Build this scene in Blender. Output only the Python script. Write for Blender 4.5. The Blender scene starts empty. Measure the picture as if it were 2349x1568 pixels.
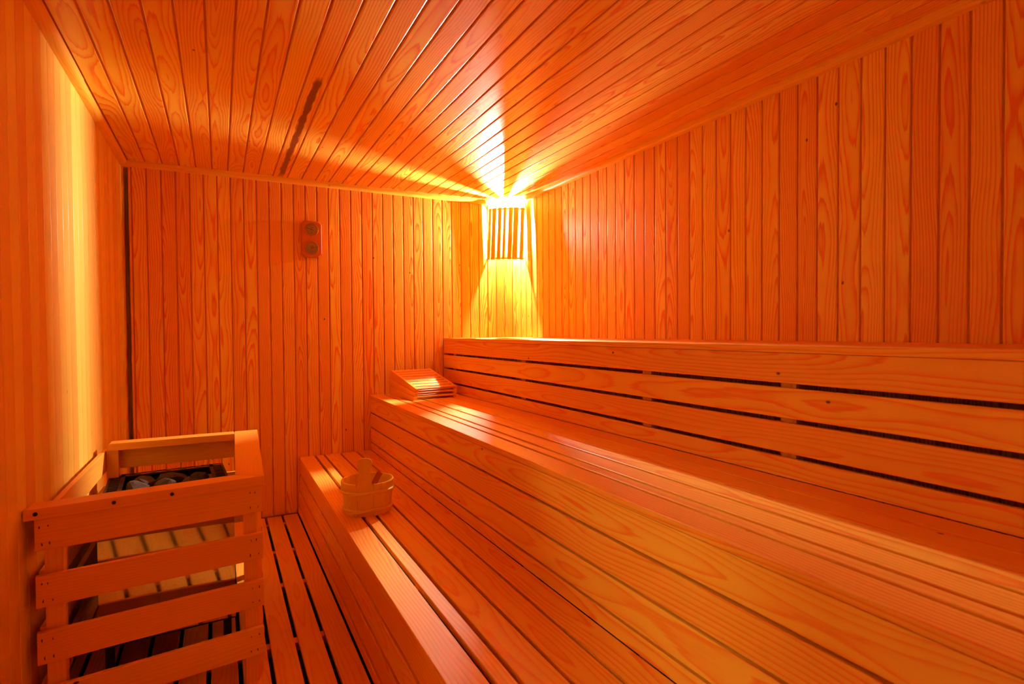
import bpy, math, random
from mathutils import Matrix, Vector
random.seed(7)
R = math.radians
sc = bpy.context.scene
COL = sc.collection

# ------------------------------------------------------------------ camera
FPX, YAW, PIT, ROL = 1288.3, R(27.5224), R(-1.1371), R(-0.4376)
CAM = Vector((0, -4.5401, 1.3738))
def rot_rows():
    cy, sy, cp, sp, cr, sr = math.cos(YAW), math.sin(YAW), math.cos(PIT), math.sin(PIT), math.cos(ROL), math.sin(ROL)
    a = Matrix(((cy, -sy, 0), (sy, cy, 0), (0, 0, 1)))
    b = Matrix(((1, 0, 0), (0, cp, sp), (0, -sp, cp)))
    c = Matrix(((cr, 0, sr), (0, 1, 0), (-sr, 0, cr)))
    return c @ b @ a
RW = rot_rows()
cd = bpy.data.cameras.new('camera'); cam = bpy.data.objects.new('camera', cd); COL.objects.link(cam)
m3 = Matrix((RW[0], RW[2], -RW[1])).transposed()
cam.matrix_world = Matrix.Translation(CAM) @ m3.to_4x4()
cd.sensor_width = 36; cd.sensor_fit = 'HORIZONTAL'; cd.lens = FPX * 36 / 2349
cd.clip_start = .02
cd.dof.use_dof = True; cd.dof.focus_distance = 3.6; cd.dof.aperture_fstop = 4.5
sc.camera = cam

# ------------------------------------------------------------------ world, light, exposure
w = bpy.data.worlds.new('world'); sc.world = w; w.use_nodes = True
w.node_tree.nodes['Background'].inputs[0].default_value = (0, 0, 0, 1)
w.node_tree.nodes['Background'].inputs[1].default_value = 0
vs = sc.view_settings
sc.display_settings.display_device = 'sRGB'
vs.view_transform = 'Standard'; vs.look = 'None'; vs.gamma = 1; vs.use_curve_mapping = False
vs.exposure = 0.90
BULB = 25500.0                       # radiance of the corner lamp's bulb
cy_ = sc.cycles
cy_.max_bounces = 10; cy_.diffuse_bounces = 7; cy_.glossy_bounces = 5; cy_.transparent_max_bounces = 12
cy_.use_light_tree = False; cy_.adaptive_threshold = .05; cy_.adaptive_min_samples = 20
cy_.sample_clamp_indirect = 7.0
ld = bpy.data.lights.new('passage_lamp', 'POINT')      # lamp in the passage outside the glazed door
ld.energy = 60; ld.shadow_soft_size = .12; ld.color = (.95, .92, .50)
lo = bpy.data.objects.new('passage_lamp', ld); COL.objects.link(lo); lo.location = (-1.75, -4.56, 2.58)

# ------------------------------------------------------------------ materials
def nt(name):
    m = bpy.data.materials.new(name); m.use_nodes = True
    t = m.node_tree
    return m, t, t.nodes['Principled BSDF']
def mth(t, op, a, b=None, c=None):
    n = t.nodes.new('ShaderNodeMath'); n.operation = op
    for i, v in enumerate((a, b, c)):
        if v is None: continue
        if isinstance(v, (int, float)): n.inputs[i].default_value = v
        else: t.links.new(v, n.inputs[i])
    return n.outputs[0]
def mixc(t, f, a, b, bt='MIX'):
    n = t.nodes.new('ShaderNodeMix'); n.data_type = 'RGBA'; n.blend_type = bt
    for s, v in ((n.inputs[0], f), (n.inputs[6], a), (n.inputs[7], b)):
        if isinstance(v, (int, float)): s.default_value = v
        elif isinstance(v, tuple): s.default_value = (*v, 1)
        else: t.links.new(v, s)
    return n.outputs[2]
def noise(t, vec, scale, detail=2.0):
    n = t.nodes.new('ShaderNodeTexNoise'); n.inputs['Scale'].default_value = scale; n.inputs['Detail'].default_value = detail
    t.links.new(vec, n.inputs['Vector']); return n
def scaled(t, vec, s):
    n = t.nodes.new('ShaderNodeVectorMath'); n.operation = 'MULTIPLY'; n.inputs[1].default_value = s
    t.links.new(vec, n.inputs[0]); return n.outputs[0]

def wood(name, light=(0.94, 0.60, 0.075), dark=(0.85, 0.20, 0.016), freq=95., rough=.36, knots=1.0, contrast=.75, tint=.30, wob=.055, stain=None):
    """Pine: growth rings around a core that runs along the board's local X, cut by the board, so boards show flames."""
    m, t, b = nt(name)
    tc = t.nodes.new('ShaderNodeTexCoord'); oi = t.nodes.new('ShaderNodeObjectInfo')
    r = oi.outputs['Random']
    r2 = mth(t, 'FRACT', mth(t, 'MULTIPLY', r, 17.31)); r3 = mth(t, 'FRACT', mth(t, 'MULTIPLY', r, 91.7))
    off = t.nodes.new('ShaderNodeCombineXYZ'); t.links.new(mth(t, 'MULTIPLY', r, 60.), off.inputs[0]); t.links.new(mth(t, 'MULTIPLY', r2, 13.), off.inputs[1])
    add = t.nodes.new('ShaderNodeVectorMath'); t.links.new(tc.outputs['Object'], add.inputs[0]); t.links.new(off.outputs[0], add.inputs[1])
    P = add.outputs[0]
    wv = noise(t, scaled(t, P, (1.1, 3.0, 3.0)), 1.0, 1.5)
    sp = t.nodes.new('ShaderNodeSeparateXYZ'); t.links.new(tc.outputs['Object'], sp.inputs[0])
    sc3 = t.nodes.new('ShaderNodeSeparateColor'); t.links.new(wv.outputs['Color'], sc3.inputs[0])
    y = mth(t, 'ADD', sp.outputs[1], mth(t, 'MULTIPLY', mth(t, 'SUBTRACT', r2, .5), .14))
    y = mth(t, 'ADD', y, mth(t, 'MULTIPLY', mth(t, 'SUBTRACT', sc3.outputs[0], .5), wob * 1.2))
    z = mth(t, 'SUBTRACT', sp.outputs[2], mth(t, 'ADD', .02, mth(t, 'MULTIPLY', r3, .05)))
    z = mth(t, 'ADD', z, mth(t, 'MULTIPLY', mth(t, 'SUBTRACT', sc3.outputs[1], .5), wob * 1.9))
    d = mth(t, 'SQRT', mth(t, 'ADD', mth(t, 'MULTIPLY', y, y), mth(t, 'MULTIPLY', z, z)))
    fine = noise(t, scaled(t, P, (7., 120., 120.)), 1.0, 0.0)
    d = mth(t, 'ADD', d, mth(t, 'MULTIPLY', mth(t, 'SUBTRACT', fine.outputs[0], .5), .0035))
    ph = mth(t, 'FRACT', mth(t, 'MULTIPLY', d, freq))
    cr = t.nodes.new('ShaderNodeValToRGB'); e = cr.color_ramp.elements
    e[0].position = 0; e[0].color = (0, 0, 0, 1); e[1].position = 1; e[1].color = (.05, .05, .05, 1)
    for p, v in ((.45, .12), (.74, .55), (.86, 1.0), (.93, .7)):
        q = e.new(p); q.color = (v, v, v, 1)
    t.links.new(ph, cr.inputs[0])
    # how strongly the rings show varies along the board
    amt = mth(t, 'MULTIPLY', cr.outputs[0], mth(t, 'MULTIPLY', mth(t, 'ADD', .25, sc3.outputs[2]), contrast))
    col = mixc(t, amt, light, dark)
    fib = noise(t, scaled(t, P, (5., 420., 420.)), 1.0, 0.0)
    col = mixc(t, mth(t, 'MULTIPLY', fib.outputs[0], .18), col, (.82 * light[0], .5 * light[1], .4 * light[2]))
    # board to board tint
    tone = mth(t, 'ADD', 1.0 - tint * .62, mth(t, 'MULTIPLY', r3, tint))
    cmb = t.nodes.new('ShaderNodeCombineColor')
    t.links.new(mth(t, 'POWER', tone, .35), cmb.inputs[0]); t.links.new(mth(t, 'POWER', tone, 1.5), cmb.inputs[1]); t.links.new(mth(t, 'POWER', tone, 2.0), cmb.inputs[2])
    col = mixc(t, 1.0, col, cmb.outputs[0], 'MULTIPLY')
    if knots:
        vo = t.nodes.new('ShaderNodeTexVoronoi'); vo.voronoi_dimensions = '2D'; vo.inputs['Scale'].default_value = 1.0
        t.links.new(scaled(t, P, (1., 1.6, 1.)), vo.inputs['Vector'])
        mr = t.nodes.new('ShaderNodeMapRange'); t.links.new(vo.outputs['Distance'], mr.inputs[0])
        mr.inputs[1].default_value = .005; mr.inputs[2].default_value = .010; mr.inputs[3].default_value = .9; mr.inputs[4].default_value = 0
        col = mixc(t, mth(t, 'MULTIPLY', mr.outputs[0], knots), col, (.10, .022, .004))
    if stain:                                                  # a resin streak on one board
        x0, x1 = stain
        wob2 = noise(t, scaled(t, P, (9., 40., 1.)), 1.0, 2.0)
        cx = mth(t, 'ADD', mth(t, 'ABSOLUTE', mth(t, 'SUBTRACT', sp.outputs[1], .002)), mth(t, 'MULTIPLY', mth(t, 'SUBTRACT', wob2.outputs[0], .5), .03))
        a = t.nodes.new('ShaderNodeMapRange'); t.links.new(cx, a.inputs[0])
        a.inputs[1].default_value = .014; a.inputs[2].default_value = .022; a.inputs[3].default_value = 1; a.inputs[4].default_value = 0
        g0 = t.nodes.new('ShaderNodeMapRange'); t.links.new(sp.outputs[0], g0.inputs[0])
        g0.inputs[1].default_value = x0; g0.inputs[2].default_value = x0 + .06
        g1 = t.nodes.new('ShaderNodeMapRange'); t.links.new(sp.outputs[0], g1.inputs[0])
        g1.inputs[1].default_value = x1 - .15; g1.inputs[2].default_value = x1; g1.inputs[3].default_value = 1; g1.inputs[4].default_value = 0
        k = mth(t, 'MULTIPLY', a.outputs[0], mth(t, 'MULTIPLY', g0.outputs[0], g1.outputs[0]))
        col = mixc(t, mth(t, 'MULTIPLY', k, .92), col, (.17, .022, .004))
    t.links.new(col, b.inputs['Base Color'])
    b.inputs['Roughness'].default_value = rough
    b.inputs['Specular IOR Level'].default_value = .42
    return m
def plain(name, col, rough=.5, metal=0., bump=0., bscale=80.):
    m, t, b = nt(name)
    tc = t.nodes.new('ShaderNodeTexCoord')
    n = noise(t, tc.outputs['Object'], bscale, 3.0)
    c = mixc(t, n.outputs[0], tuple(.75 * v for v in col), tuple(min(1, 1.2 * v) for v in col))
    t.links.new(c, b.inputs['Base Color']); b.inputs['Roughness'].default_value = rough; b.inputs['Metallic'].default_value = metal
    if bump:
        bp = t.nodes.new('ShaderNodeBump'); bp.inputs['Strength'].default_value = bump; bp.inputs['Distance'].default_value = .004
        t.links.new(n.outputs[0], bp.inputs['Height']); t.links.new(bp.outputs[0], b.inputs['Normal'])
    return m
WALL = wood('wall_pine', contrast=1.65, wob=.075)
WALLL = wood('wall_pine_edge_grain', light=(.90, .62, .10), dark=(.82, .33, .02), freq=150, contrast=.55, wob=.02, knots=.5)
CEIL = wood('ceiling_pine', rough=.30, contrast=1.5, wob=.08)
CEILS = wood('ceiling_pine_stained', rough=.30, contrast=1.5, stain=(.78, 2.66))
BENCH = wood('bench_pine', light=(0.94, 0.50, 0.06), dark=(0.88, 0.20, 0.0168), freq=80, rough=.40, contrast=1.25, tint=.18, wob=.07)
FLOORW = wood('floor_pine', light=(0.90, 0.46, 0.05), dark=(0.85, 0.18, 0.0147), freq=85, rough=.5, tint=.2)
TRIMW = wood('trim_pine', light=(0.847, 0.501, 0.0403), tint=.1, knots=.4)
GUARD = wood('guard_pine', light=(0.94, 0.48, 0.05), dark=(0.88, 0.23, 0.02), freq=110, contrast=.5, tint=.14, wob=.03, rough=.5)
BUCKW = wood('bucket_pine', light=(0.936, 0.672, 0.0806), freq=160, contrast=.4, tint=.2, wob=.02, knots=0)
HOOPW = wood('hoop_wood', light=(0.918, 0.672, 0.0739), freq=200, contrast=.3, tint=.05, wob=.01, knots=0)
HEADW = wood('headrest_wood', light=(0.90, 0.42, 0.05), freq=170, contrast=.35, tint=.22, wob=.02, knots=0)
CEDAR = wood('cedar', light=(0.62, 0.16, 0.016), dark=(0.5, 0.09, 0.0085), freq=200, contrast=.4, tint=.1, wob=.02, knots=0)
LADLEW = wood('shaded_ladle_wood', light=(0.36, 0.07, 0.0042), dark=(0.343, 0.082, 0.0025), freq=200, contrast=.4, tint=.1, wob=.02, knots=0)  # dark base colour carries the shade inside the bucket
SHADEW = wood('shade_wood', light=(0.913, 0.472, 0.0448), freq=200, contrast=.3, tint=.1, wob=.02, knots=0)
BACK = plain('backing_board', (.62, .19, .010), .6)
CONC = plain('sub_floor', (.030, .014, .008), .9, bump=.3)
STEEL = plain('brushed_steel', (.60, .52, .42), .045, 1.0, bscale=300)
BLACKM = plain('black_iron', (.020, .016, .014), .45, .6)
STONE = plain('sauna_stone', (.10, .046, .026), .8, 0, 1.0, 26)
SCREW = plain('screw_head', (.03, .012, .006), .6)
GOLD = plain('dial_gold', (.62, .33, .10), .30, .55, bscale=200)
INK = plain('ink', (.008, .006, .005), .6)
BRASS = plain('brass', (.62, .30, .07), .25, 1.0)
PORC = plain('porcelain', (.75, .7, .62), .4)
def glass(name, gloss=.10, tint=(.95, .97, .95)):
    m, t, b = nt(name); t.nodes.remove(b)
    tr = t.nodes.new('ShaderNodeBsdfTransparent'); tr.inputs[0].default_value = (*tint, 1)
    gl = t.nodes.new('ShaderNodeBsdfGlossy'); gl.inputs['Roughness'].default_value = .04
    fr = t.nodes.new('ShaderNodeFresnel'); fr.inputs[0].default_value = 1.45
    mx = t.nodes.new('ShaderNodeMixShader')
    t.links.new(mth(t, 'MULTIPLY', fr.outputs[0], gloss * 10), mx.inputs[0]); t.links.new(tr.outputs[0], mx.inputs[1]); t.links.new(gl.outputs[0], mx.inputs[2])
    t.links.new(mx.outputs[0], t.nodes['Material Output'].inputs[0])
    return m
GLASS = glass('clear_glass')
def emit(name, col, s):
    m, t, b = nt(name); t.nodes.remove(b)
    e = t.nodes.new('ShaderNodeEmission'); e.inputs[0].default_value = (*col, 1); e.inputs[1].default_value = s
    t.links.new(e.outputs[0], t.nodes['Material Output'].inputs[0]); return m
BULBM = emit('lit_bulb', (1.0, .96, .84), BULB)

# ------------------------------------------------------------------ builders
GR = {'x': Matrix.Identity(3),
      'y': Matrix(((0, -1, 0), (1, 0, 0), (0, 0, 1))),       # columns: local X -> +Y
      'z': Matrix(((0, 0, -1), (0, 1, 0), (1, 0, 0)))}       # local X -> +Z
def link(name, data, parent=None, M=None):
    o = bpy.data.objects.new(name, data); COL.objects.link(o)
    if parent is not None: o.parent = parent
    if M is not None: o.matrix_basis = M
    return o
def tag(o, label, cat, group=None, kind=None):
    o['label'] = label; o['category'] = cat
    if group: o['group'] = group
    if kind: o['kind'] = kind
    return o
def thing(name, loc, rz=0, label=None, cat=None, group=None):
    o = bpy.data.objects.new(name, None); o.empty_display_size = .1; COL.objects.link(o)
    o.location = loc; o.rotation_euler = (0, 0, rz)
    return tag(o, label, cat, group)
def setmat(me, mat, smooth):
    me.materials.append(mat)
    if smooth:
        for p in me.polygons: p.use_smooth = True
def mk(name, verts, faces, mat, parent=None, grain='x', smooth=False, basis=None, centred=True):
    """verts in the parent's space; the object's local X runs along the grain"""
    g = basis or GR[grain]
    c = Vector((0, 0, 0))
    for v in verts: c += Vector(v)
    c /= len(verts)
    if not centred: c = Vector((0, 0, 0))
    gi = g.inverted()
    me = bpy.data.meshes.new(name); me.from_pydata([gi @ (Vector(v) - c) for v in verts], [], faces); me.update()
    setmat(me, mat, smooth)
    return link(name, me, parent, Matrix.Translation(c) @ g.to_4x4())
def prism_data(profile, L):
    n = len(profile); vs_ = [(-L / 2, y, z) for y, z in profile] + [(L / 2, y, z) for y, z in profile]
    fs = [[i, (i + 1) % n, n + (i + 1) % n, n + i] for i in range(n)]
    fs = [f[::-1] for f in fs]
    fs += [list(range(n)), list(range(2 * n - 1, n - 1, -1))]
    return vs_, fs
def plank_profile(W, T, b=.003, full=True, seg=2):
    """counter-clockwise in (y, z); face up at z = 0, back at z = -T"""
    pts = []
    def arc(cx, cz, a0):
        for i in range(seg + 1):
            a = R(a0 + 90 * i / seg); pts.append((cx + b * math.cos(a), cz + b * math.sin(a)))
    h = W / 2
    if full: arc(-h + b, -T + b, 180); arc(h - b, -T + b, 270)
    else: pts.extend([(-h, -T), (h, -T)])
    arc(h - b, -b, 0); arc(-h + b, -b, 90)
    return pts
CACHE = {}
def plank(name, L, W, T, M, mat, parent=None, b=.003, full=True):
    k = (round(L, 4), round(W, 4), round(T, 4), mat.name, b, full)
    if k not in CACHE:
        vs_, fs = prism_data(plank_profile(W, T, b, full), L)
        me = bpy.data.meshes.new(name); me.from_pydata(vs_, [], fs); me.update(); setmat(me, mat, False); CACHE[k] = me
    return link(name, CACHE[k], parent, M)
def frame(origin, x, z):
    """matrix with local X, Z along the given directions"""
    x = Vector(x).normalized(); z = Vector(z); z = (z - x * z.dot(x)).normalized(); y = z.cross(x)
    return Matrix.Translation(Vector(origin)) @ Matrix((x, y, z)).transposed().to_4x4()
def box(name, lo, hi, mat, parent=None, grain='x', centred=True):
    (a, b, c), (d, e, f) = lo, hi
    v = [(a, b, c), (d, b, c), (d, e, c), (a, e, c), (a, b, f), (d, b, f), (d, e, f), (a, e, f)]
    return mk(name, v, [(0, 3, 2, 1), (4, 5, 6, 7), (0, 1, 5, 4), (1, 2, 6, 5), (2, 3, 7, 6), (3, 0, 4, 7)], mat, parent, grain, centred=centred)
def merge(parts):
    V, F = [], []
    for v, f in parts:
        o = len(V); V += [tuple(q) for q in v]; F += [[i + o for i in k] for k in f]
    return V, F
def boxd(lo, hi):
    (a, b, c), (d, e, f) = lo, hi
    return [(a, b, c), (d, b, c), (d, e, c), (a, e, c), (a, b, f), (d, b, f), (d, e, f), (a, e, f)], \
        [[0, 3, 2, 1], [4, 5, 6, 7], [0, 1, 5, 4], [1, 2, 6, 5], [2, 3, 7, 6], [3, 0, 4, 7]]
def tube(path, r, seg=8, closed=False, flat=1.0):
    V, F = [], []; n = len(path); P = [Vector(p) for p in path]
    up0 = Vector((0, 0, 1))
    for i in range(n):
        a = P[(i - 1) % n] if (closed or i) else P[0]; b = P[(i + 1) % n] if (closed or i < n - 1) else P[-1]
        d = (b - a).normalized(); u = up0 if abs(d.z) < .9 else Vector((0, 1, 0))
        s = d.cross(u).normalized(); u = s.cross(d)
        rr = r[i] if isinstance(r, (list, tuple)) else r
        for k in range(seg):
            t = 2 * math.pi * k / seg; V.append(P[i] + s * (rr * flat * math.cos(t)) + u * (rr * math.sin(t)))
    for i in range(n if closed else n - 1):
        j = (i + 1) % n
        for k in range(seg):
            l = (k + 1) % seg; F.append([i * seg + k, i * seg + l, j * seg + l, j * seg + k])
    if not closed:
        F.append(list(range(seg))[::-1]); F.append([(n - 1) * seg + k for k in range(seg)])
    return V, F
def lathe(pts, seg=24, cap=True):
    V, F = [], []
    for r, z in pts:
        for k in range(seg):
            a = 2 * math.pi * k / seg; V.append((r * math.cos(a), r * math.sin(a), z))
    for i in range(len(pts) - 1):
        for k in range(seg):
            l = (k + 1) % seg; F.append([i * seg + k, i * seg + l, (i + 1) * seg + l, (i + 1) * seg + k])
    if cap:
        F.append(list(range(seg))[::-1]); F.append([(len(pts) - 1) * seg + k for k in range(seg)])
    return V, F

# ------------------------------------------------------------------ the room
XL, XR, YB, YF, ZC = -.565, 2.376, 0.0, -5.3, 2.5283
B1, B2, B3 = .527, 1.068, 1.701          # fronts of the three tiers
H1, H2, H3 = .4236, .8659, 1.3167        # their heights
DY0, DY1, DZ = -4.60, -3.69, 2.02        # door opening in the left wall
TB = .0065                               # board thickness
def structure(o, label, cat): o['kind'] = 'structure'; o['label'] = label; o['category'] = cat; return o
Zv, Xv, Yv = Vector((0, 0, 1)), Vector((1, 0, 0)), Vector((0, 1, 0))

fl = structure(box('floor', (XL - .1, YF - .1, -.11), (XR + .1, YB + .1, -.062), CONC, centred=False), 'dark sub-floor under spaced pine floor planks', 'floor')
FP, FG = .1145, .017
xe = .505
while xe > XL + .02:
    x0 = max(xe - FP + FG, XL + .004)
    plank('floor_plank', 5.24, xe - x0, .022, frame(((x0 + xe) / 2, -2.64, 0), Yv, Zv), FLOORW, fl)
    xe -= FP
for yb in (-.13, -.69, -1.21, -1.84, -2.4, -2.95, -3.5, -4.05, -4.6, -5.15):
    plank('floor_batten', B1 - XL - .03, .05, .038, frame(((XL + B1) / 2 - .012, yb, -.0225), Xv, Zv), FLOORW, fl)

ce = structure(box('ceiling', (XL - .1, YF - .1, ZC + TB), (XR + .1, YB + .1, ZC + TB + .05), BACK, centred=False), 'planked pine ceiling running towards the back wall', 'ceiling')
PC, XC0 = .0993, -.4252
i = -2
while True:
    a = XC0 + PC * i; b = a + PC; i += 1
    if a > XR: break
    lo_, hi_ = max(a + .004, XL + .001), min(b - .004, XR - .001)
    if hi_ - lo_ < .01: continue
    plank('ceiling_plank', 5.28, hi_ - lo_, TB, frame(((lo_ + hi_) / 2, (YB + YF) / 2, ZC), Yv, -Zv), CEILS if abs((a + b) / 2 - (XC0 + PC * 8.5)) < .02 else CEIL, ce, .0036, False)

wb = structure(box('wall_back', (XL - .1, YB + TB, -.06), (XR + .1, YB + TB + .05, ZC), BACK, centred=False), 'back wall clad in upright pine boards', 'wall')
PB, XB0 = .085, -.5087
i = -1
while True:
    a = XB0 + PB * i; b = a + PB; i += 1
    if a > XR: break
    lo_, hi_ = max(a + .0038, XL + .001), min(b - .0038, XR - .001)
    if hi_ - lo_ < .01: continue
    plank('wall_board', ZC - .004, hi_ - lo_, TB, frame(((lo_ + hi_) / 2, YB, ZC / 2), Zv, -Yv), WALL, wb, .0042, False)
wr = structure(box('wall_right', (XR + TB, YF - .1, -.06), (XR + TB + .05, YB + .1, ZC), BACK, centred=False), 'right wall clad in upright pine boards', 'wall')
PR, YR0 = .0958, -.2543 + 3 * .0958
for k in range(60):
    a = YR0 - PR * k; b = a - PR
    hi_, lo_ = min(a - .0038, YB - .001), max(b + .0038, YF + .001)
    if hi_ - lo_ < .01: continue
    plank('wall_board', ZC - .004, hi_ - lo_, TB, frame((XR, (lo_ + hi_) / 2, ZC / 2), Zv, -Xv), WALL, wr, .0042, False)
V, F = merge([boxd((XL - TB - .05, DY1, -.06), (XL - TB, YB + .1, ZC)), boxd((XL - TB - .05, YF - .1, -.06), (XL - TB, DY0, ZC)), boxd((XL - TB - .05, DY0, DZ), (XL - TB, DY1, ZC))])
wl = structure(mk('wall_left', V, F, BACK, centred=False), 'left wall clad in narrow upright pine boards', 'wall')
for k in range(60):
    a = .0106 - PR * k; b = a - PR
    hi_, lo_ = min(a - .0018, YB - .001), max(b + .0018, YF + .001)
    if hi_ - lo_ < .01: continue
    if lo_ < DY1 and hi_ > DY0:
        if lo_ < DY1 < hi_ and hi_ - DY1 > .015:
            plank('wall_board', ZC - .004, hi_ - DY1 - .001, TB, frame((XL, (DY1 + hi_) / 2, ZC / 2), Zv, Xv), WALLL, wl, .0015, False); hi_ = DY1 - .001
        plank('wall_board', ZC - DZ - .004, hi_ - lo_, TB, frame((XL, (lo_ + hi_) / 2, (ZC + DZ) / 2), Zv, Xv), WALLL, wl, .0015, False)
    else:
        plank('wall_board', ZC - .004, hi_ - lo_, TB, frame((XL, (lo_ + hi_) / 2, ZC / 2), Zv, Xv), WALLL, wl, .0015, False)
wf = structure(box('wall_front', (XL - .1, YF - TB - .05, -.06), (XR + .1, YF - TB, ZC), BACK, centred=False), 'front wall clad in upright pine boards', 'wall')
for k in range(31):
    a = XL + .001 + k * .0948
    plank('wall_board', ZC - .004, .0878, TB, frame((a + .0474, YF, ZC / 2), Zv, Yv), WALL, wf, .003, False)
# glazed door in the left wall
dr = structure(thing('door_1', (XL, (DY0 + DY1) / 2, 0), 0, 'x', 'door'), 'pine sauna door with a tall glass pane', 'door')
hw = (DY1 - DY0) / 2
for s in (-1, 1): box('door_frame', (-.065, s * hw - (.03 if s > 0 else 0), 0), (.012, s * hw + (.03 if s < 0 else 0), DZ - .002), TRIMW, dr, 'z')
box('door_frame', (-.065, -hw + .03, DZ - .03), (.012, hw - .03, DZ - .002), TRIMW, dr, 'y')
box('glass_pane', (-.034, -hw + .402, .012), (-.026, hw - .032, DZ - .032), GLASS, dr, 'z')
box('door_leaf', (-.048, -hw + .032, .012), (-.012, -hw + .400, DZ - .032), TRIMW, dr, 'z')
V, F = merge([tube([(.04, -hw + .1, .95), (.04, -hw + .1, 1.25)], .014, 10), tube([(-.026, -hw + .1, 1.0), (.04, -hw + .1, 1.0)], .008), tube([(-.026, -hw + .1, 1.2), (.04, -hw + .1, 1.2)], .008)])
mk('door_handle', V, F, TRIMW, dr, 'z', True)

# the passage outside the door
PAINT = plain('cream_paint', (.80, .74, .62), .7)
V, F = merge([boxd((-2.75, -5.6, -.06), (-2.70, -2.9, 2.7)), boxd((-2.70, -5.6, -.06), (XL - .064, -5.55, 2.7)), boxd((-2.70, -2.95, -.06), (XL - .064, -2.9, 2.7))])
structure(mk('wall_passage', V, F, PAINT, centred=False), 'cream painted walls of the passage outside the glass door', 'wall')
structure(box('floor_passage', (-2.75, -5.6, -.11), (XL - .101, -2.9, -.061), PAINT, centred=False), 'pale floor of the passage outside the glass door', 'floor')
structure(box('ceiling_passage', (-2.75, -5.6, 2.7), (XL - .05, -2.9, 2.75), PAINT, centred=False), 'pale ceiling of the passage outside the glass door', 'ceiling')

# mouldings where the walls meet the ceiling, and in the back left corner
def moulding(t):
    pts = [(0, 0), (t, 0), (t * .97, -t * .16)]
    for k in range(1, 6):
        a = R(90 * k / 6); pts.append((t * (.22 + .70 * math.cos(a)), -t * (.22 + .70 * math.sin(a))))
    pts += [(t * .16, -t * .97), (0, -t)]
    return pts[::-1]
def mould(name, origin, along, out, L, t=.036, parent=None, down=-Zv):
    """profile y -> out (away from the wall), z -> up"""
    vs_, fs = prism_data(moulding(t), L)
    x = Vector(along).normalized(); y = Vector(out); z = -Vector(down)
    if x.cross(y).dot(z) < 0:
        x = -x
    M = Matrix.Translation(Vector(origin)) @ Matrix((x, y, z)).transposed().to_4x4()
    me = bpy.data.meshes.new(name); me.from_pydata(vs_, [], fs); me.update(); setmat(me, TRIMW, False)
    return link(name, me, parent, M)
structure(mould('trim_1', ((XL + XR) / 2, YB, ZC), Xv, -Yv, XR - XL - .004), 'rounded pine moulding along the top of the back wall', 'trim')
structure(mould('trim_2', (XR, (YF + YB) / 2 - .02, ZC), Yv, -Xv, YB - YF - .05), 'rounded pine moulding along the top of the right wall', 'trim')
t3 = structure(mould('trim_3', (XL, -.695, ZC), Yv, Xv, 1.39 - .05, .037), 'short length of rounded moulding above the left wall beside the corner', 'trim')
structure(mould('trim_4', (XL, (YF - 1.366) / 2, ZC), Yv, Xv, -1.366 - YF, .0395), 'long length of rounded moulding above the left wall', 'trim')
structure(mould('trim_5', (XL, YB, ZC / 2 - .02), Zv, Xv, ZC - .05, .04, None, Yv), 'narrow dark upright moulding in the corner beside the heater', 'trim')

# ------------------------------------------------------------------ benches
BL = 5.24; YM = YB - .004 - BL / 2
def bench(name, label, xf, top, bottom, slats, risers, lean, xback, posts):
    t = thing(name, (xf, YM, bottom), 0, label, 'bench', 'stepped pine benches')
    for k, (a, b) in enumerate(slats):
        plank('seat_slat', BL, b - a, .024, frame(((a + b) / 2 - xf, 0, top - bottom), Yv, Zv), BENCH, t, .0025)
    for k, (zt, zb) in enumerate(risers):
        xo = .004 + lean * k
        plank('riser_board', BL, zt - zb, .020, frame((xo, 0, (zt + zb) / 2 - bottom), Yv, -Xv), BENCH, t, .0025)
    for y in posts:
        plank('support_post', top - bottom - .024, .06, .04, frame((.030, y - YM, (top - bottom - .024) / 2), Zv, -Xv), BENCH, t, .002)
        plank('cross_bearer', xback - xf - .09, .045, .06, frame(((xback - xf) / 2 + .02, y - YM + .06, top - bottom - .0245), Xv, Zv), BENCH, t, .002)
    return t
def boards(top, n=4, p=.119, gap=.013, nose=.026, last=None):
    r = []; z = top - nose - .003
    for k in range(n):
        zb = z - p + gap
        if k == n - 1 and last is not None: zb = last
        r.append((z, zb)); z = z - p
    return r
PY = (-.19, -1.37, -2.55, -3.27, -4.3, -5.1)
bench('lower_bench', 'lowest pine bench tier with a wooden bucket on its slatted top', B1, H1, .001,
      [(.527, .633), (.650, .701), (.716, .824), (.837, .950), (.962, 1.071)], boards(H1, 4, .115, .009, .024, .002), -.006, B2, PY)
bench('middle_bench', 'middle pine bench tier with a stack of headrests on its slatted top', B2, H2, .001,
      [(1.068, 1.173), (1.187, 1.234), (1.249, 1.343), (1.358, 1.459), (1.464, 1.580), (1.583, 1.704)], boards(H2, 4, .119, .010, .024, H1 + .0006), 0, B3, PY)
bench('upper_bench', 'topmost pine bench tier under the corner lamp', B3, H3, .001,
      [(1.701, 1.812), (1.822, 1.925), (1.935, 2.04), (2.05, 2.155), (2.165, 2.27), (2.28, 2.372)], boards(H3, 4, .119, .016, .022, H2 + .0006), 0, XR, PY)

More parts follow.
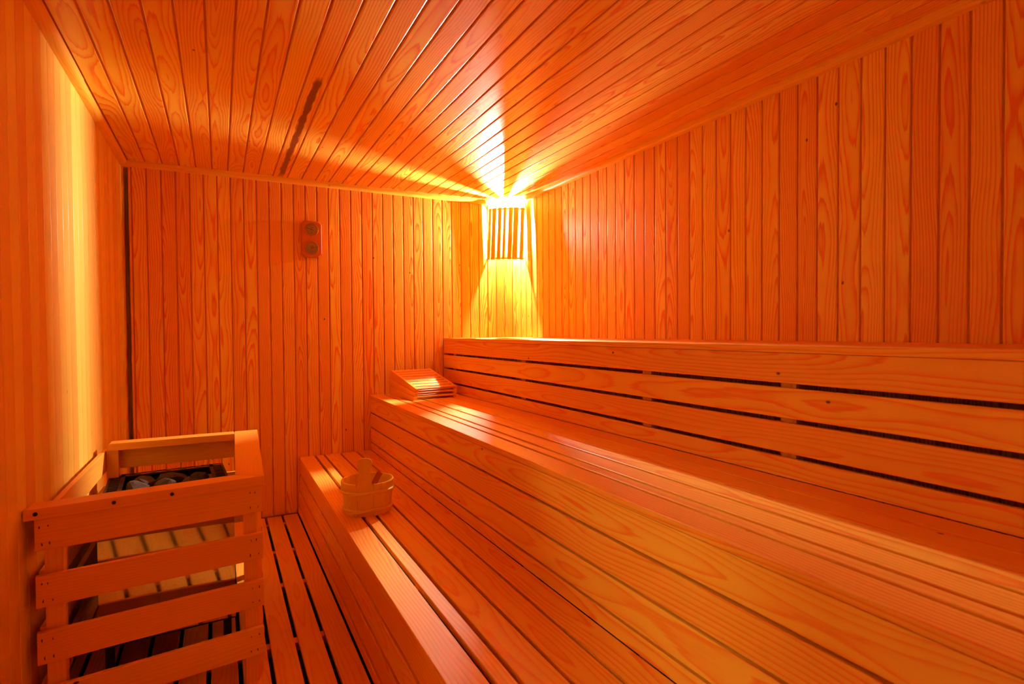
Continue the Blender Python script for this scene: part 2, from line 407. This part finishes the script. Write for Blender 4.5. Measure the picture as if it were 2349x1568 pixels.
# ------------------------------------------------------------------ guard rail around the heater
G = dict(FL=Vector((-.552, -2.245, 0)), FR=Vector((.139, -2.148, 0)), BR=Vector((.178, -1.0, 0)), BL=Vector((-.552, -1.0, 0)))
gx, gy = -.2, -1.6
gd = thing('heater_guard', (gx, gy, 0), 0, 'waist-high slatted pine guard fence around the heater', 'guard rail')
off = Vector((gx, gy, 0))
RZ = [(.780, .675), (.593, .490), (.408, .304), (.222, .115)]
def rails(a, b, inset, nrm, ends=(0, 0)):
    d = (b - a).normalized()
    a2 = a + d * ends[0] - nrm * inset - off; b2 = b - d * ends[1] - nrm * inset - off
    for zt, zb in RZ:
        plank('rail', (b2 - a2).length, zt - zb, .020, frame((a2 + b2) / 2 + Vector((0, 0, (zt + zb) / 2)), d, nrm), GUARD, gd, .0025)
def outn(a, b):
    d = (b - a).normalized(); return Vector((d.y, -d.x, 0))
nF, nR, nB, nL = outn(G['FL'], G['FR']), outn(G['FR'], G['BR']), outn(G['BR'], G['BL']), Vector((-1, 0, 0))
rails(G['FL'], G['FR'], 0, nF, (.016, 0))
rails(G['FR'], G['BR'], .001, nR, (.075, .022))
rails(G['BR'], G['BL'], .0, nB, (.0, .02))
rails(G['BL'] + Vector((.0, 0, 0)), G['FL'], .012, nL, (.022, .055))
def post(x, y, sec, zt=.781):
    n = len(sec); v = [(x + a - gx, y + b - gy, .0) for a, b in sec] + [(x + a - gx, y + b - gy, zt) for a, b in sec]
    mk('post', v, [[i, (i + 1) % n, n + (i + 1) % n, n + i] for i in range(n)] + [list(range(n))[::-1], list(range(n, 2 * n))], GUARD, gd, 'z')
post(.072, -2.134, [(0, 0), (.046, .0065), (.066, .062), (.0, .055)])
post(-.518, -2.214, [(0, 0), (.048, .007), (.048, .05), (0, .045)])
post(.105, -1.07, [(0, 0), (.048, 0), (.048, .048), (0, .048)])
post(-.518, -1.07, [(0, 0), (.05, 0), (.05, .048), (0, .048)])
def capb(name, pts, z0=.7815, z1=.8165):
    pts = [Vector(p) for p in pts]; b = .005; n = len(pts)
    c = sum(pts, Vector((0, 0))) / n
    ins = [p + (c - p).normalized() * b * 1.3 for p in pts]
    v = [(p.x - gx, p.y - gy, z0) for p in pts] + [(p.x - gx, p.y - gy, z1 - b) for p in pts] + [(p.x - gx, p.y - gy, z1) for p in ins]
    f = [list(range(n))[::-1], list(range(2 * n, 3 * n))]
    for l in (0, n): f += [[l + i, l + (i + 1) % n, l + n + (i + 1) % n, l + n + i] for i in range(n)]
    long = max(((pts[(i + 1) % n] - pts[i]) for i in range(n)), key=lambda q: q.length).normalized()
    bs = Matrix((Vector((long.x, long.y, 0)), Vector((-long.y, long.x, 0)), Vector((0, 0, 1)))).transposed()
    return mk(name, v, f, GUARD, gd, basis=bs)
capb('cap_board', [(-.560, -2.258), (.146, -2.158), (.046, -2.085), (-.560, -2.168)])
capb('cap_board', [(.1465, -2.157), (.186, -.992), (.068, -.992), (.0468, -2.0845)])
capb('cap_board', [(.067, -1.085), (.067, -.993), (-.508, -.993), (-.508, -1.085)])
d = (G['FR'] - G['FL']).normalized()
for q, z in ((.030, .800), (.235, .800), (.405, .799)):       # dark screws in the edge of the front cap
    p = Vector((-.560, -2.2585, 0)) + d * q - off
    V, F = lathe([(.0062, 0), (.0062, .0025), (.004, .003)], 12)
    Mx = frame((0, 0, 0), d, nF).to_3x3()
    mk('screw', [Mx @ Vector(v) + p + Vector((0, 0, z)) for v in V], F, SCREW, gd)
nails = []
for zt, zb in RZ:
    for q in (.030, .655):
        for u in (0, .022):
            for z in (zt - .025, zb + .022):
                p = G['FL'] + d * (q + u + random.uniform(-.006, .006)) + nF * .0004 - off
                V, F = lathe([(.0016, 0), (.0016, .0006)], 6)
                Mx = frame((0, 0, 0), d, nF).to_3x3(); nails.append(([Mx @ Vector(v) + p + Vector((0, 0, z + random.uniform(-.006, .006))) for v in V], F))
V, F = merge(nails)
nh = mk('nail_heads', V, F, SCREW, gd); nh['kind'] = 'stuff'

# ------------------------------------------------------------------ heater and stones
hx, hy = -.222, -1.455
ht = thing('sauna_heater', (hx, hy, .0), R(4), 'steel sauna heater with an open tray of dark stones inside the slatted guard', 'heater')
HW, HD, HB, HT = .236, .445, .165, .640
# polished front and sides, very slightly bowed in
def sheet(x0, x1, y0, y1, bow):
    n = 8; V = []
    for i in range(n + 1):
        t = i / n; x = x0 + (x1 - x0) * t; y = y0 + (y1 - y0) * t; k = bow * 4 * t * (1 - t)
        dx, dy = (x1 - x0), (y1 - y0); l = math.hypot(dx, dy)
        V += [(x - dy / l * k, y + dx / l * k, HB), (x - dy / l * k, y + dx / l * k, HT - .03)]
    return V, [[2 * i, 2 * i + 2, 2 * i + 3, 2 * i + 1] for i in range(n)]
for nm, (a, b, c, e) in (('front_panel', (-HW, HW, -HD, -HD)), ('side_panel', (HW, HW, -HD, HD)), ('back_panel', (HW, -HW, HD, HD)), ('side_panel', (-HW, -HW, HD, -HD))):
    V, F = sheet(a, b, c, e, .004)
    o = mk(nm, V, F, STEEL, ht, 'x', True)
box('bottom_plate', (-HW, -HD, HB - .004), (HW, HD, HB), BLACKM, ht)
box('stone_tray', (-HW + .004, -HD + .004, .470), (HW - .004, HD - .004, .478), BLACKM, ht)
V, F = merge([boxd((-HW + .004, -HD + .004, .478), (-HW + .008, HD - .004, HT - .004)), boxd((HW - .008, -HD + .004, .478), (HW - .004, HD - .004, HT - .004)),
              boxd((-HW + .008, HD - .008, .478), (HW - .008, HD - .004, HT - .004)), boxd((-HW + .008, -HD + .004, .478), (HW - .008, -HD + .008, HT - .004))])
mk('tray_lining', V, F, BLACKM, ht)
# slotted flange round the top
FW = .052
ox, oy = HW + .024, HD + .022
P_ = []
z0, z1 = HT - .004, HT
for s in (-1, 1):
    for (a, b) in ((ox - .010, ox), (ox - FW - .018, ox - FW)):
        lo_, hi_ = sorted((s * a, s * b)); P_.append(boxd((lo_, -oy, z0), (hi_, oy, z1)))
    n = 26
    for k in range(n + 1):
        y = -oy + FW + (2 * oy - 2 * FW) * k / n; lo_, hi_ = sorted((s * (ox - .010), s * (ox - FW)))
        P_.append(boxd((lo_, y - .007, z0), (hi_, y + .007, z1)))
    for (a, b) in ((oy - .010, oy), (oy - FW - .014, oy - FW + .012)):
        lo_, hi_ = sorted((s * a, s * b)); P_.append(boxd((-ox + .01, lo_, z0), (ox - .01, hi_, z1)))
    for k in range(7):
        x = -ox + FW + (2 * ox - 2 * FW) * k / 6; lo_, hi_ = sorted((s * (oy - .010), s * (oy - FW)))
        P_.append(boxd((x - .012, lo_, z0), (x + .012, hi_, z1)))
V, F = merge(P_)
RIM = plain('dark_steel', (.10, .065, .045), .35, .9, bscale=200)
mk('slotted_rim', V, F, RIM, ht)
for sx in (-1, 1):
    for sy in (-1, 1):
        box('foot', (sx * (HW - .03) - .015, sy * (HD - .04) - .015, 0), (sx * (HW - .03) + .015, sy * (HD - .04) + .015, HB - .004), BLACKM, ht, 'z')
stones = []
rs = random.Random(3)
import bmesh
for q in range(7):
    bm = bmesh.new(); bmesh.ops.create_icosphere(bm, subdivisions=3, radius=1)
    pl = [(Vector((rs.gauss(0, 1), rs.gauss(0, 1), rs.gauss(0, 1))).normalized(), rs.uniform(.55, .9)) for _ in range(11)]
    for v in bm.verts:
        n = v.co.normalized(); k = 1.0
        for pn, pd in pl:
            dd = n.dot(pn)
            if dd > .01: k = min(k, pd / dd)
        v.co = n * (k * (1 + .03 * math.sin(9 * n.x + q) * math.sin(7 * n.y + 2 * q) + rs.uniform(-.012, .012)))
    me = bpy.data.meshes.new('sauna_stone'); bm.to_mesh(me); bm.free(); setmat(me, STONE, False); stones.append(me)
def put_stone(x, y, z, s, q):
    o = link('sauna_stone', stones[q % 7], None, Matrix.Translation((x, y, z)) @ (Matrix.Rotation(rs.uniform(0, 6.28), 4, 'Z') @ Matrix.Rotation(rs.uniform(-.5, .5), 4, 'X')) @ Matrix.Diagonal((s * rs.uniform(.9, 1.25), s * rs.uniform(.75, 1.0), s * rs.uniform(.55, .75), 1)))
    tag(o, 'rough dark stone lying in the tray of the sauna heater', 'stone', 'stones in the heater tray')
HM = Matrix.Translation((hx, hy, 0)) @ Matrix.Rotation(R(4), 4, 'Z')
q = 0
for iy in range(7):
    for ix in range(4):
        s = rs.uniform(.050, .060); p = HM @ Vector((-.162 + ix * .108 + rs.uniform(-.01, .01), -.365 + iy * .122 + rs.uniform(-.01, .01), 0))
        put_stone(p.x, p.y, .478 + s * .62, s, q); q += 1
for iy in range(6):
    for ix in range(3):
        if rs.random() < .12: continue
        s = rs.uniform(.050, .070); p = HM @ Vector((-.118 + ix * .118 + rs.uniform(-.02, .02), -.31 + iy * .124 + rs.uniform(-.02, .02), 0))
        put_stone(p.x, p.y, .578 + s * .55, s, q); q += 1

# ------------------------------------------------------------------ bucket and ladle
bx, by, bz = .690, -1.535, H1
bk = thing('wooden_bucket', (bx, by, bz), R(0), 'round stave-built pine bucket with one tall paddle handle on the lowest bench', 'bucket')
RB, RT, BH, TH = .118, .1375, .170, .011
NST = 20
hang = math.atan2(CAM.y - by, CAM.x - bx) - R(6)      # the side where the tall handle stands
def rad(z): return RB + (RT - RB) * z / BH
def stave(a0, a1, top):
    V = []; n = 3; F = []
    for z in (0, top - .004, top):
        ins = .003 if z == top else 0
        for i in range(n + 1):
            a = a0 + (a1 - a0) * i / n; r = rad(z)
            V.append(((r - ins) * math.cos(a), (r - ins) * math.sin(a), z)); V.append(((r - TH + ins) * math.cos(a), (r - TH + ins) * math.sin(a), z))
    m = 2 * (n + 1)
    for l in range(2):
        o = l * m
        for i in range(n):
            F.append([o + 2 * i, o + 2 * i + 2, o + m + 2 * i + 2, o + m + 2 * i]); F.append([o + 2 * i + 1, o + m + 2 * i + 1, o + m + 2 * i + 3, o + 2 * i + 3])
        F.append([o, o + m, o + m + 1, o + 1]); k = 2 * n; F.append([o + k, o + k + 1, o + m + k + 1, o + m + k])
    for i in range(n): F.append([2 * i, 2 * i + 1, 2 * i + 3, 2 * i + 2]); o = 2 * m; F.append([o + 2 * i, o + 2 * i + 2, o + 2 * i + 3, o + 2 * i + 1])
    return V, F
hwid = R(38)
n = NST - 2
for k in range(n):
    a0 = hang + hwid / 2 + (2 * math.pi - hwid) * k / n; a1 = a0 + (2 * math.pi - hwid) / n
    V, F = stave(a0 + .004, a1 - .004, BH); mk('stave', V, F, BUCKW, bk, 'z')
# handle stave: lower part follows the wall, upper part is a rounded paddle
prof = [(0, .038), (.08, .041), (.150, .044), (.165, .043), (.178, .035), (.195, .028), (.215, .0255), (.235, .0275), (.255, .033), (.272, .037), (.286, .0375), (.298, .034), (.306, .026), (.310, .013)]
V, F = [], []
for z, hwd in prof:
    r = rad(z)
    for j in range(7):
        u = -hwd + 2 * hwd * j / 6; curve = min(1, max(0, (.22 - z) / .06))
        for k, rr in ((0, r), (1, r - TH)):
            ang = u / r; px_c, py_c = rr * math.cos(ang), rr * math.sin(ang)
            px = px_c * curve + rr * (1 - curve); py = py_c * curve + u * (1 - curve)
            V.append((px * math.cos(hang) - py * math.sin(hang), px * math.sin(hang) + py * math.cos(hang), z))
m = 14
for i in range(len(prof) - 1):
    for j in range(6):
        a = i * m + 2 * j; F.append([a, a + 2, a + m + 2, a + m]); F.append([a + 1, a + m + 1, a + m + 3, a + 3])
    a = i * m; F.append([a, a + m, a + m + 1, a + 1]); a = i * m + 12; F.append([a, a + 1, a + m + 1, a + m])
for j in range(6): F.append([2 * j, 2 * j + 1, 2 * j + 3, 2 * j + 2]); a = (len(prof) - 1) * m + 2 * j; F.append([a, a + 2, a + 3, a + 1])
hs = mk('handle_stave', V, F, BUCKW, bk, 'z'); hs['label'] = 'tall stave ending in a rounded paddle grip'
V, F = lathe([(RB - TH - .001, .012), (RB - TH - .0005, .022)], 32); mk('bucket_bottom', V, F, BUCKW, bk)
for zc in (.118, .024):
    path = []; path2 = []
    for k in range(64):
        a = 2 * math.pi * k / 64; dz = .006 * math.cos(a - hang - .4)
        r = rad(zc) + .0035
        path.append((r * math.cos(a), r * math.sin(a), zc + dz))
    for k in range(22):
        t = k / 21; a = hang - .75 + 1.5 * t; r = rad(zc) + .0055
        path2.append((r * math.cos(a), r * math.sin(a), zc + .006 * math.cos(a - hang - .4) + .010 * math.sin((t - .5) * math.pi)))
    V1, F1 = tube(path, .0075, 8, True); V2, F2 = tube(path2, [0.0068 * min(1, .25 + 5 * min(k, 21 - k) / 21) for k in range(22)], 8)
    V, F = merge([(V1, F1), (V2, F2)]); mk('hoop', V, F, HOOPW, bk, 'x', True)
lt = thing('ladle', (bx, by, bz + .0225), 0, 'wooden ladle, coloured dark to stand for shade, leaning inside the bucket, only its flat handle showing', 'ladle')
a = Vector((-.020, -.035, .045)); b = Vector((.080, .058, .158)); dd = (b - a)
plank('ladle_handle', dd.length, .030, .010, frame((a + b) / 2, dd, Vector((-.3, -.75, .5))), LADLEW, lt, .003)
V, F = lathe([(.006, .0), (.026, .001), (.034, .012), (.036, .034), (.033, .034), (.031, .014), (.024, .005), (.005, .004)], 18)
mk('ladle_bowl', [(v[0] - .045, v[1] - .040, v[2]) for v in V], F, LADLEW, lt, 'z', True)

# ------------------------------------------------------------------ stack of three headrests on the middle bench
def headrest(root):
    D, W_, hf, hb, st = .455, .355, .026, .066, .020
    for x in (0, W_ - st):
        v = [(x, 0, 0), (x + st, 0, 0), (x + st, D, 0), (x, D, 0), (x, 0, hf), (x + st, 0, hf), (x + st, D, hb), (x, D, hb)]
        mk('side_panel', v, [(0, 3, 2, 1), (4, 5, 6, 7), (0, 1, 5, 4), (1, 2, 6, 5), (2, 3, 7, 6), (3, 0, 4, 7)], HEADW, root, 'y')
    sl = math.atan2(hb - hf, D); L = D / math.cos(sl); p = L / 8.05
    for k in range(8):
        c = p * (k + .5) + .002
        M = Matrix.Translation((W_ / 2, c * math.cos(sl), hf + c * math.sin(sl) - .0005)) @ Matrix.Rotation(sl, 4, 'X')
        plank('slat', W_ - 2 * st - .001, p - .013, .012, M, HEADW, root, .004)
HA = Vector((1.263, -.545, H2 + .0005)); ang = R(7)
sl = math.atan2(.040, .455)
lab = ('flat bottom headrest of the slatted stack on the middle bench', 'middle headrest of the slatted stack on the middle bench', 'slatted wooden headrest lying on top of the headrest stack')
base = Vector(HA)
for k in range(3):
    t = thing('sauna_headrest', base, 0, lab[k], 'headrest', 'stacked headrests')
    t.rotation_mode = 'XYZ'
    t.matrix_basis = Matrix.Translation(base) @ Matrix.Rotation(ang + R(1.2) * k, 4, 'Z') @ Matrix.Rotation(sl * k, 4, 'X')
    headrest(t)
    base = base + Matrix.Rotation(ang, 3, 'Z') @ Vector((.013, .010, .0268 + .002 * k))

# ------------------------------------------------------------------ thermometer and hygrometer
th = thing('thermometer_hygrometer', (.636, -.001, 2.084), 0, 'small red-brown board with two round gold dials on the back wall', 'thermometer')
TW, THh, c_, dp = .074, .137, .024, .030
oct_ = [(-TW + c_, -THh), (TW - c_, -THh), (TW, -THh + c_), (TW, THh - c_), (TW - c_, THh), (-TW + c_, THh), (-TW, THh - c_), (-TW, -THh + c_)]
V = [(x, 0, z) for x, z in oct_] + [(x, -dp + .006, z) for x, z in oct_] + [(x * .93, -dp, z * .965) for x, z in oct_]
F = [list(range(8)), list(range(16, 24))[::-1]]
for l in (0, 8): F += [[l + i, l + 8 + i, l + 8 + (i + 1) % 8, l + (i + 1) % 8] for i in range(8)]
mk('wooden_board', V, F, CEDAR, th, 'z')
RD = .049
for zc, na in ((.071, 163), (-.069, 18)):
    dl = thing('dial', (0, -dp, zc)); dl.parent = th; del dl['label'], dl['category']
    def ring(pts, seg=32):
        V, F = lathe(pts, seg, False); return [(v[0], -v[2], v[1]) for v in V], F
    V, F = ring([(0.0001, .0035), (RD - .004, .0035)]); mk('dial_face', V, F, GOLD, dl)
    V, F = ring([(RD - .004, .0032), (RD - .003, .008), (RD, .0075), (RD + .001, 0)]); mk('rim', V, F, BRASS, dl, 'x', True)
    V, F = ring([(RD - .0035, .0074), (RD * .8, .0105), (RD * .5, .0125), (RD * .2, .0134), (.0002, .0136)]); mk('glass_cover', V, F, GLASS, dl, 'x', True)
    parts = []
    for k in range(13):
        a = R(215 - 250 * k / 12); r0 = RD - .012
        M = Matrix.Translation((r0 * math.cos(a), -.0041, r0 * math.sin(a))) @ Matrix.Rotation(-a, 4, 'Y')
        V, F = boxd((-.003, -.0003, -.0007), (.003, .0003, .0007)); parts.append(([M @ Vector(v) for v in V], F))
    for rr, zz, ww in ((.011, .014, .010), (.0, -.026, .005)):
        parts.append(boxd((-ww, -.0044, zz - .0012), (ww, -.0038, zz + .0012)))
    V, F = merge(parts); mk('scale_marks', V, F, INK, dl)
    V, F = boxd((-.012, -.0062, -.0010), (.036, -.0054, .0010)); M = Matrix.Rotation(-R(na), 4, 'Y')
    V2, F2 = ring([(.0001, .0075), (.0035, .0075), (.0035, .004)], 12)
    V, F = merge([([M @ Vector(v) for v in V], F), (V2, F2)]); mk('needle', V, F, INK, dl)

# ------------------------------------------------------------------ corner lamp
ZL0, ZL1, RS = 1.998, 2.448, .258
cl = thing('corner_lamp', (XR, YB, ZL0), 0, 'lit corner wall lamp behind a curved shade of upright wooden slats', 'lamp')
NS = 7; pit = 90 / (NS + .37)
tilt = Matrix.Translation((-.18, -.18, .22)) @ Matrix.Rotation(R(-2.3), 4, Vector((-.46, -.887, 0))) @ Matrix.Translation((.18, .18, -.22))
CH, SG = .365, .042                     # chord between the two walls and bulge of the shade
RA = (CH * CH / 8 + SG * SG / 2) / SG; HA2 = math.degrees(math.asin(CH / 2 / RA)); OC = CH / 2 + SG - RA
def arcpt(ph, r, z):
    a = R(HA2 * (1 - 2 * ph / 90)); q = RA + (r - RS); k = .5 ** .5
    u, v = OC + q * math.cos(a), q * math.sin(a)
    return Vector((-k * u - k * v, -k * u + k * v, z))
H = ZL1 - ZL0
for k in range(NS):
    p0 = pit * (k + .37 - {1: .2, 4: .06, 5: .22}.get(k, 0)); p1 = pit * (k + (.84 if k == 3 else 1))
    V, F = [], []
    for z in (0, H):
        for i in range(4):
            ph = p0 + (p1 - p0) * i / 3; V += [tilt @ arcpt(ph, RS, z), tilt @ arcpt(ph, RS - .007, z)]
    for i in range(3):
        a = 2 * i; F += [[a, a + 8, a + 10, a + 2], [a + 1, a + 3, a + 11, a + 9], [a, a + 2, a + 3, a + 1], [a + 8, a + 9, a + 11, a + 10]]
    F += [[0, 1, 9, 8], [6, 14, 15, 7]]
    mk('shade_slat', V, F, SHADEW, cl, 'z')
for z in (.006, H - .018):
    V, F = [], []
    for i in range(25):
        ph = 1.2 + 87.6 * i / 24
        V += [tilt @ arcpt(ph, RS - .0072, z), tilt @ arcpt(ph, RS - .016, z), tilt @ arcpt(ph, RS - .0072, z + .012), tilt @ arcpt(ph, RS - .016, z + .012)]
    for i in range(24):
        a = 4 * i; F += [[a, a + 1, a + 5, a + 4], [a + 2, a + 6, a + 7, a + 3], [a, a + 4, a + 6, a + 2], [a + 1, a + 3, a + 7, a + 5]]
    F += [[0, 2, 3, 1], [96, 97, 99, 98]]
    mk('shade_hoop', V, F, SHADEW, cl, 'x')
BX, BY, BZ = -.115, -.060, .300
def at_bulb(V): return [(v[0] + BX, v[1] + BY, v[2] + BZ) for v in V]
V, F = lathe([(.0025, -.038), (.0055, -.035), (.0065, -.027), (.0065, .027), (.0055, .035), (.0025, .038)], 12)
mk('bulb', at_bulb(V), F, BULBM, cl, 'z', True)
a = Vector((BX, BY + .007, BZ)); b = Vector((BX, BY + .026, BZ)); V, F = tube([a, b], [.006, .010], 12); mk('bulb_holder', V, F, PORC, cl, 'z', True)
V, F = tube([b, Vector((BX, -.002, BZ))], .009, 10); mk('mounting_arm', V, F, PORC, cl)
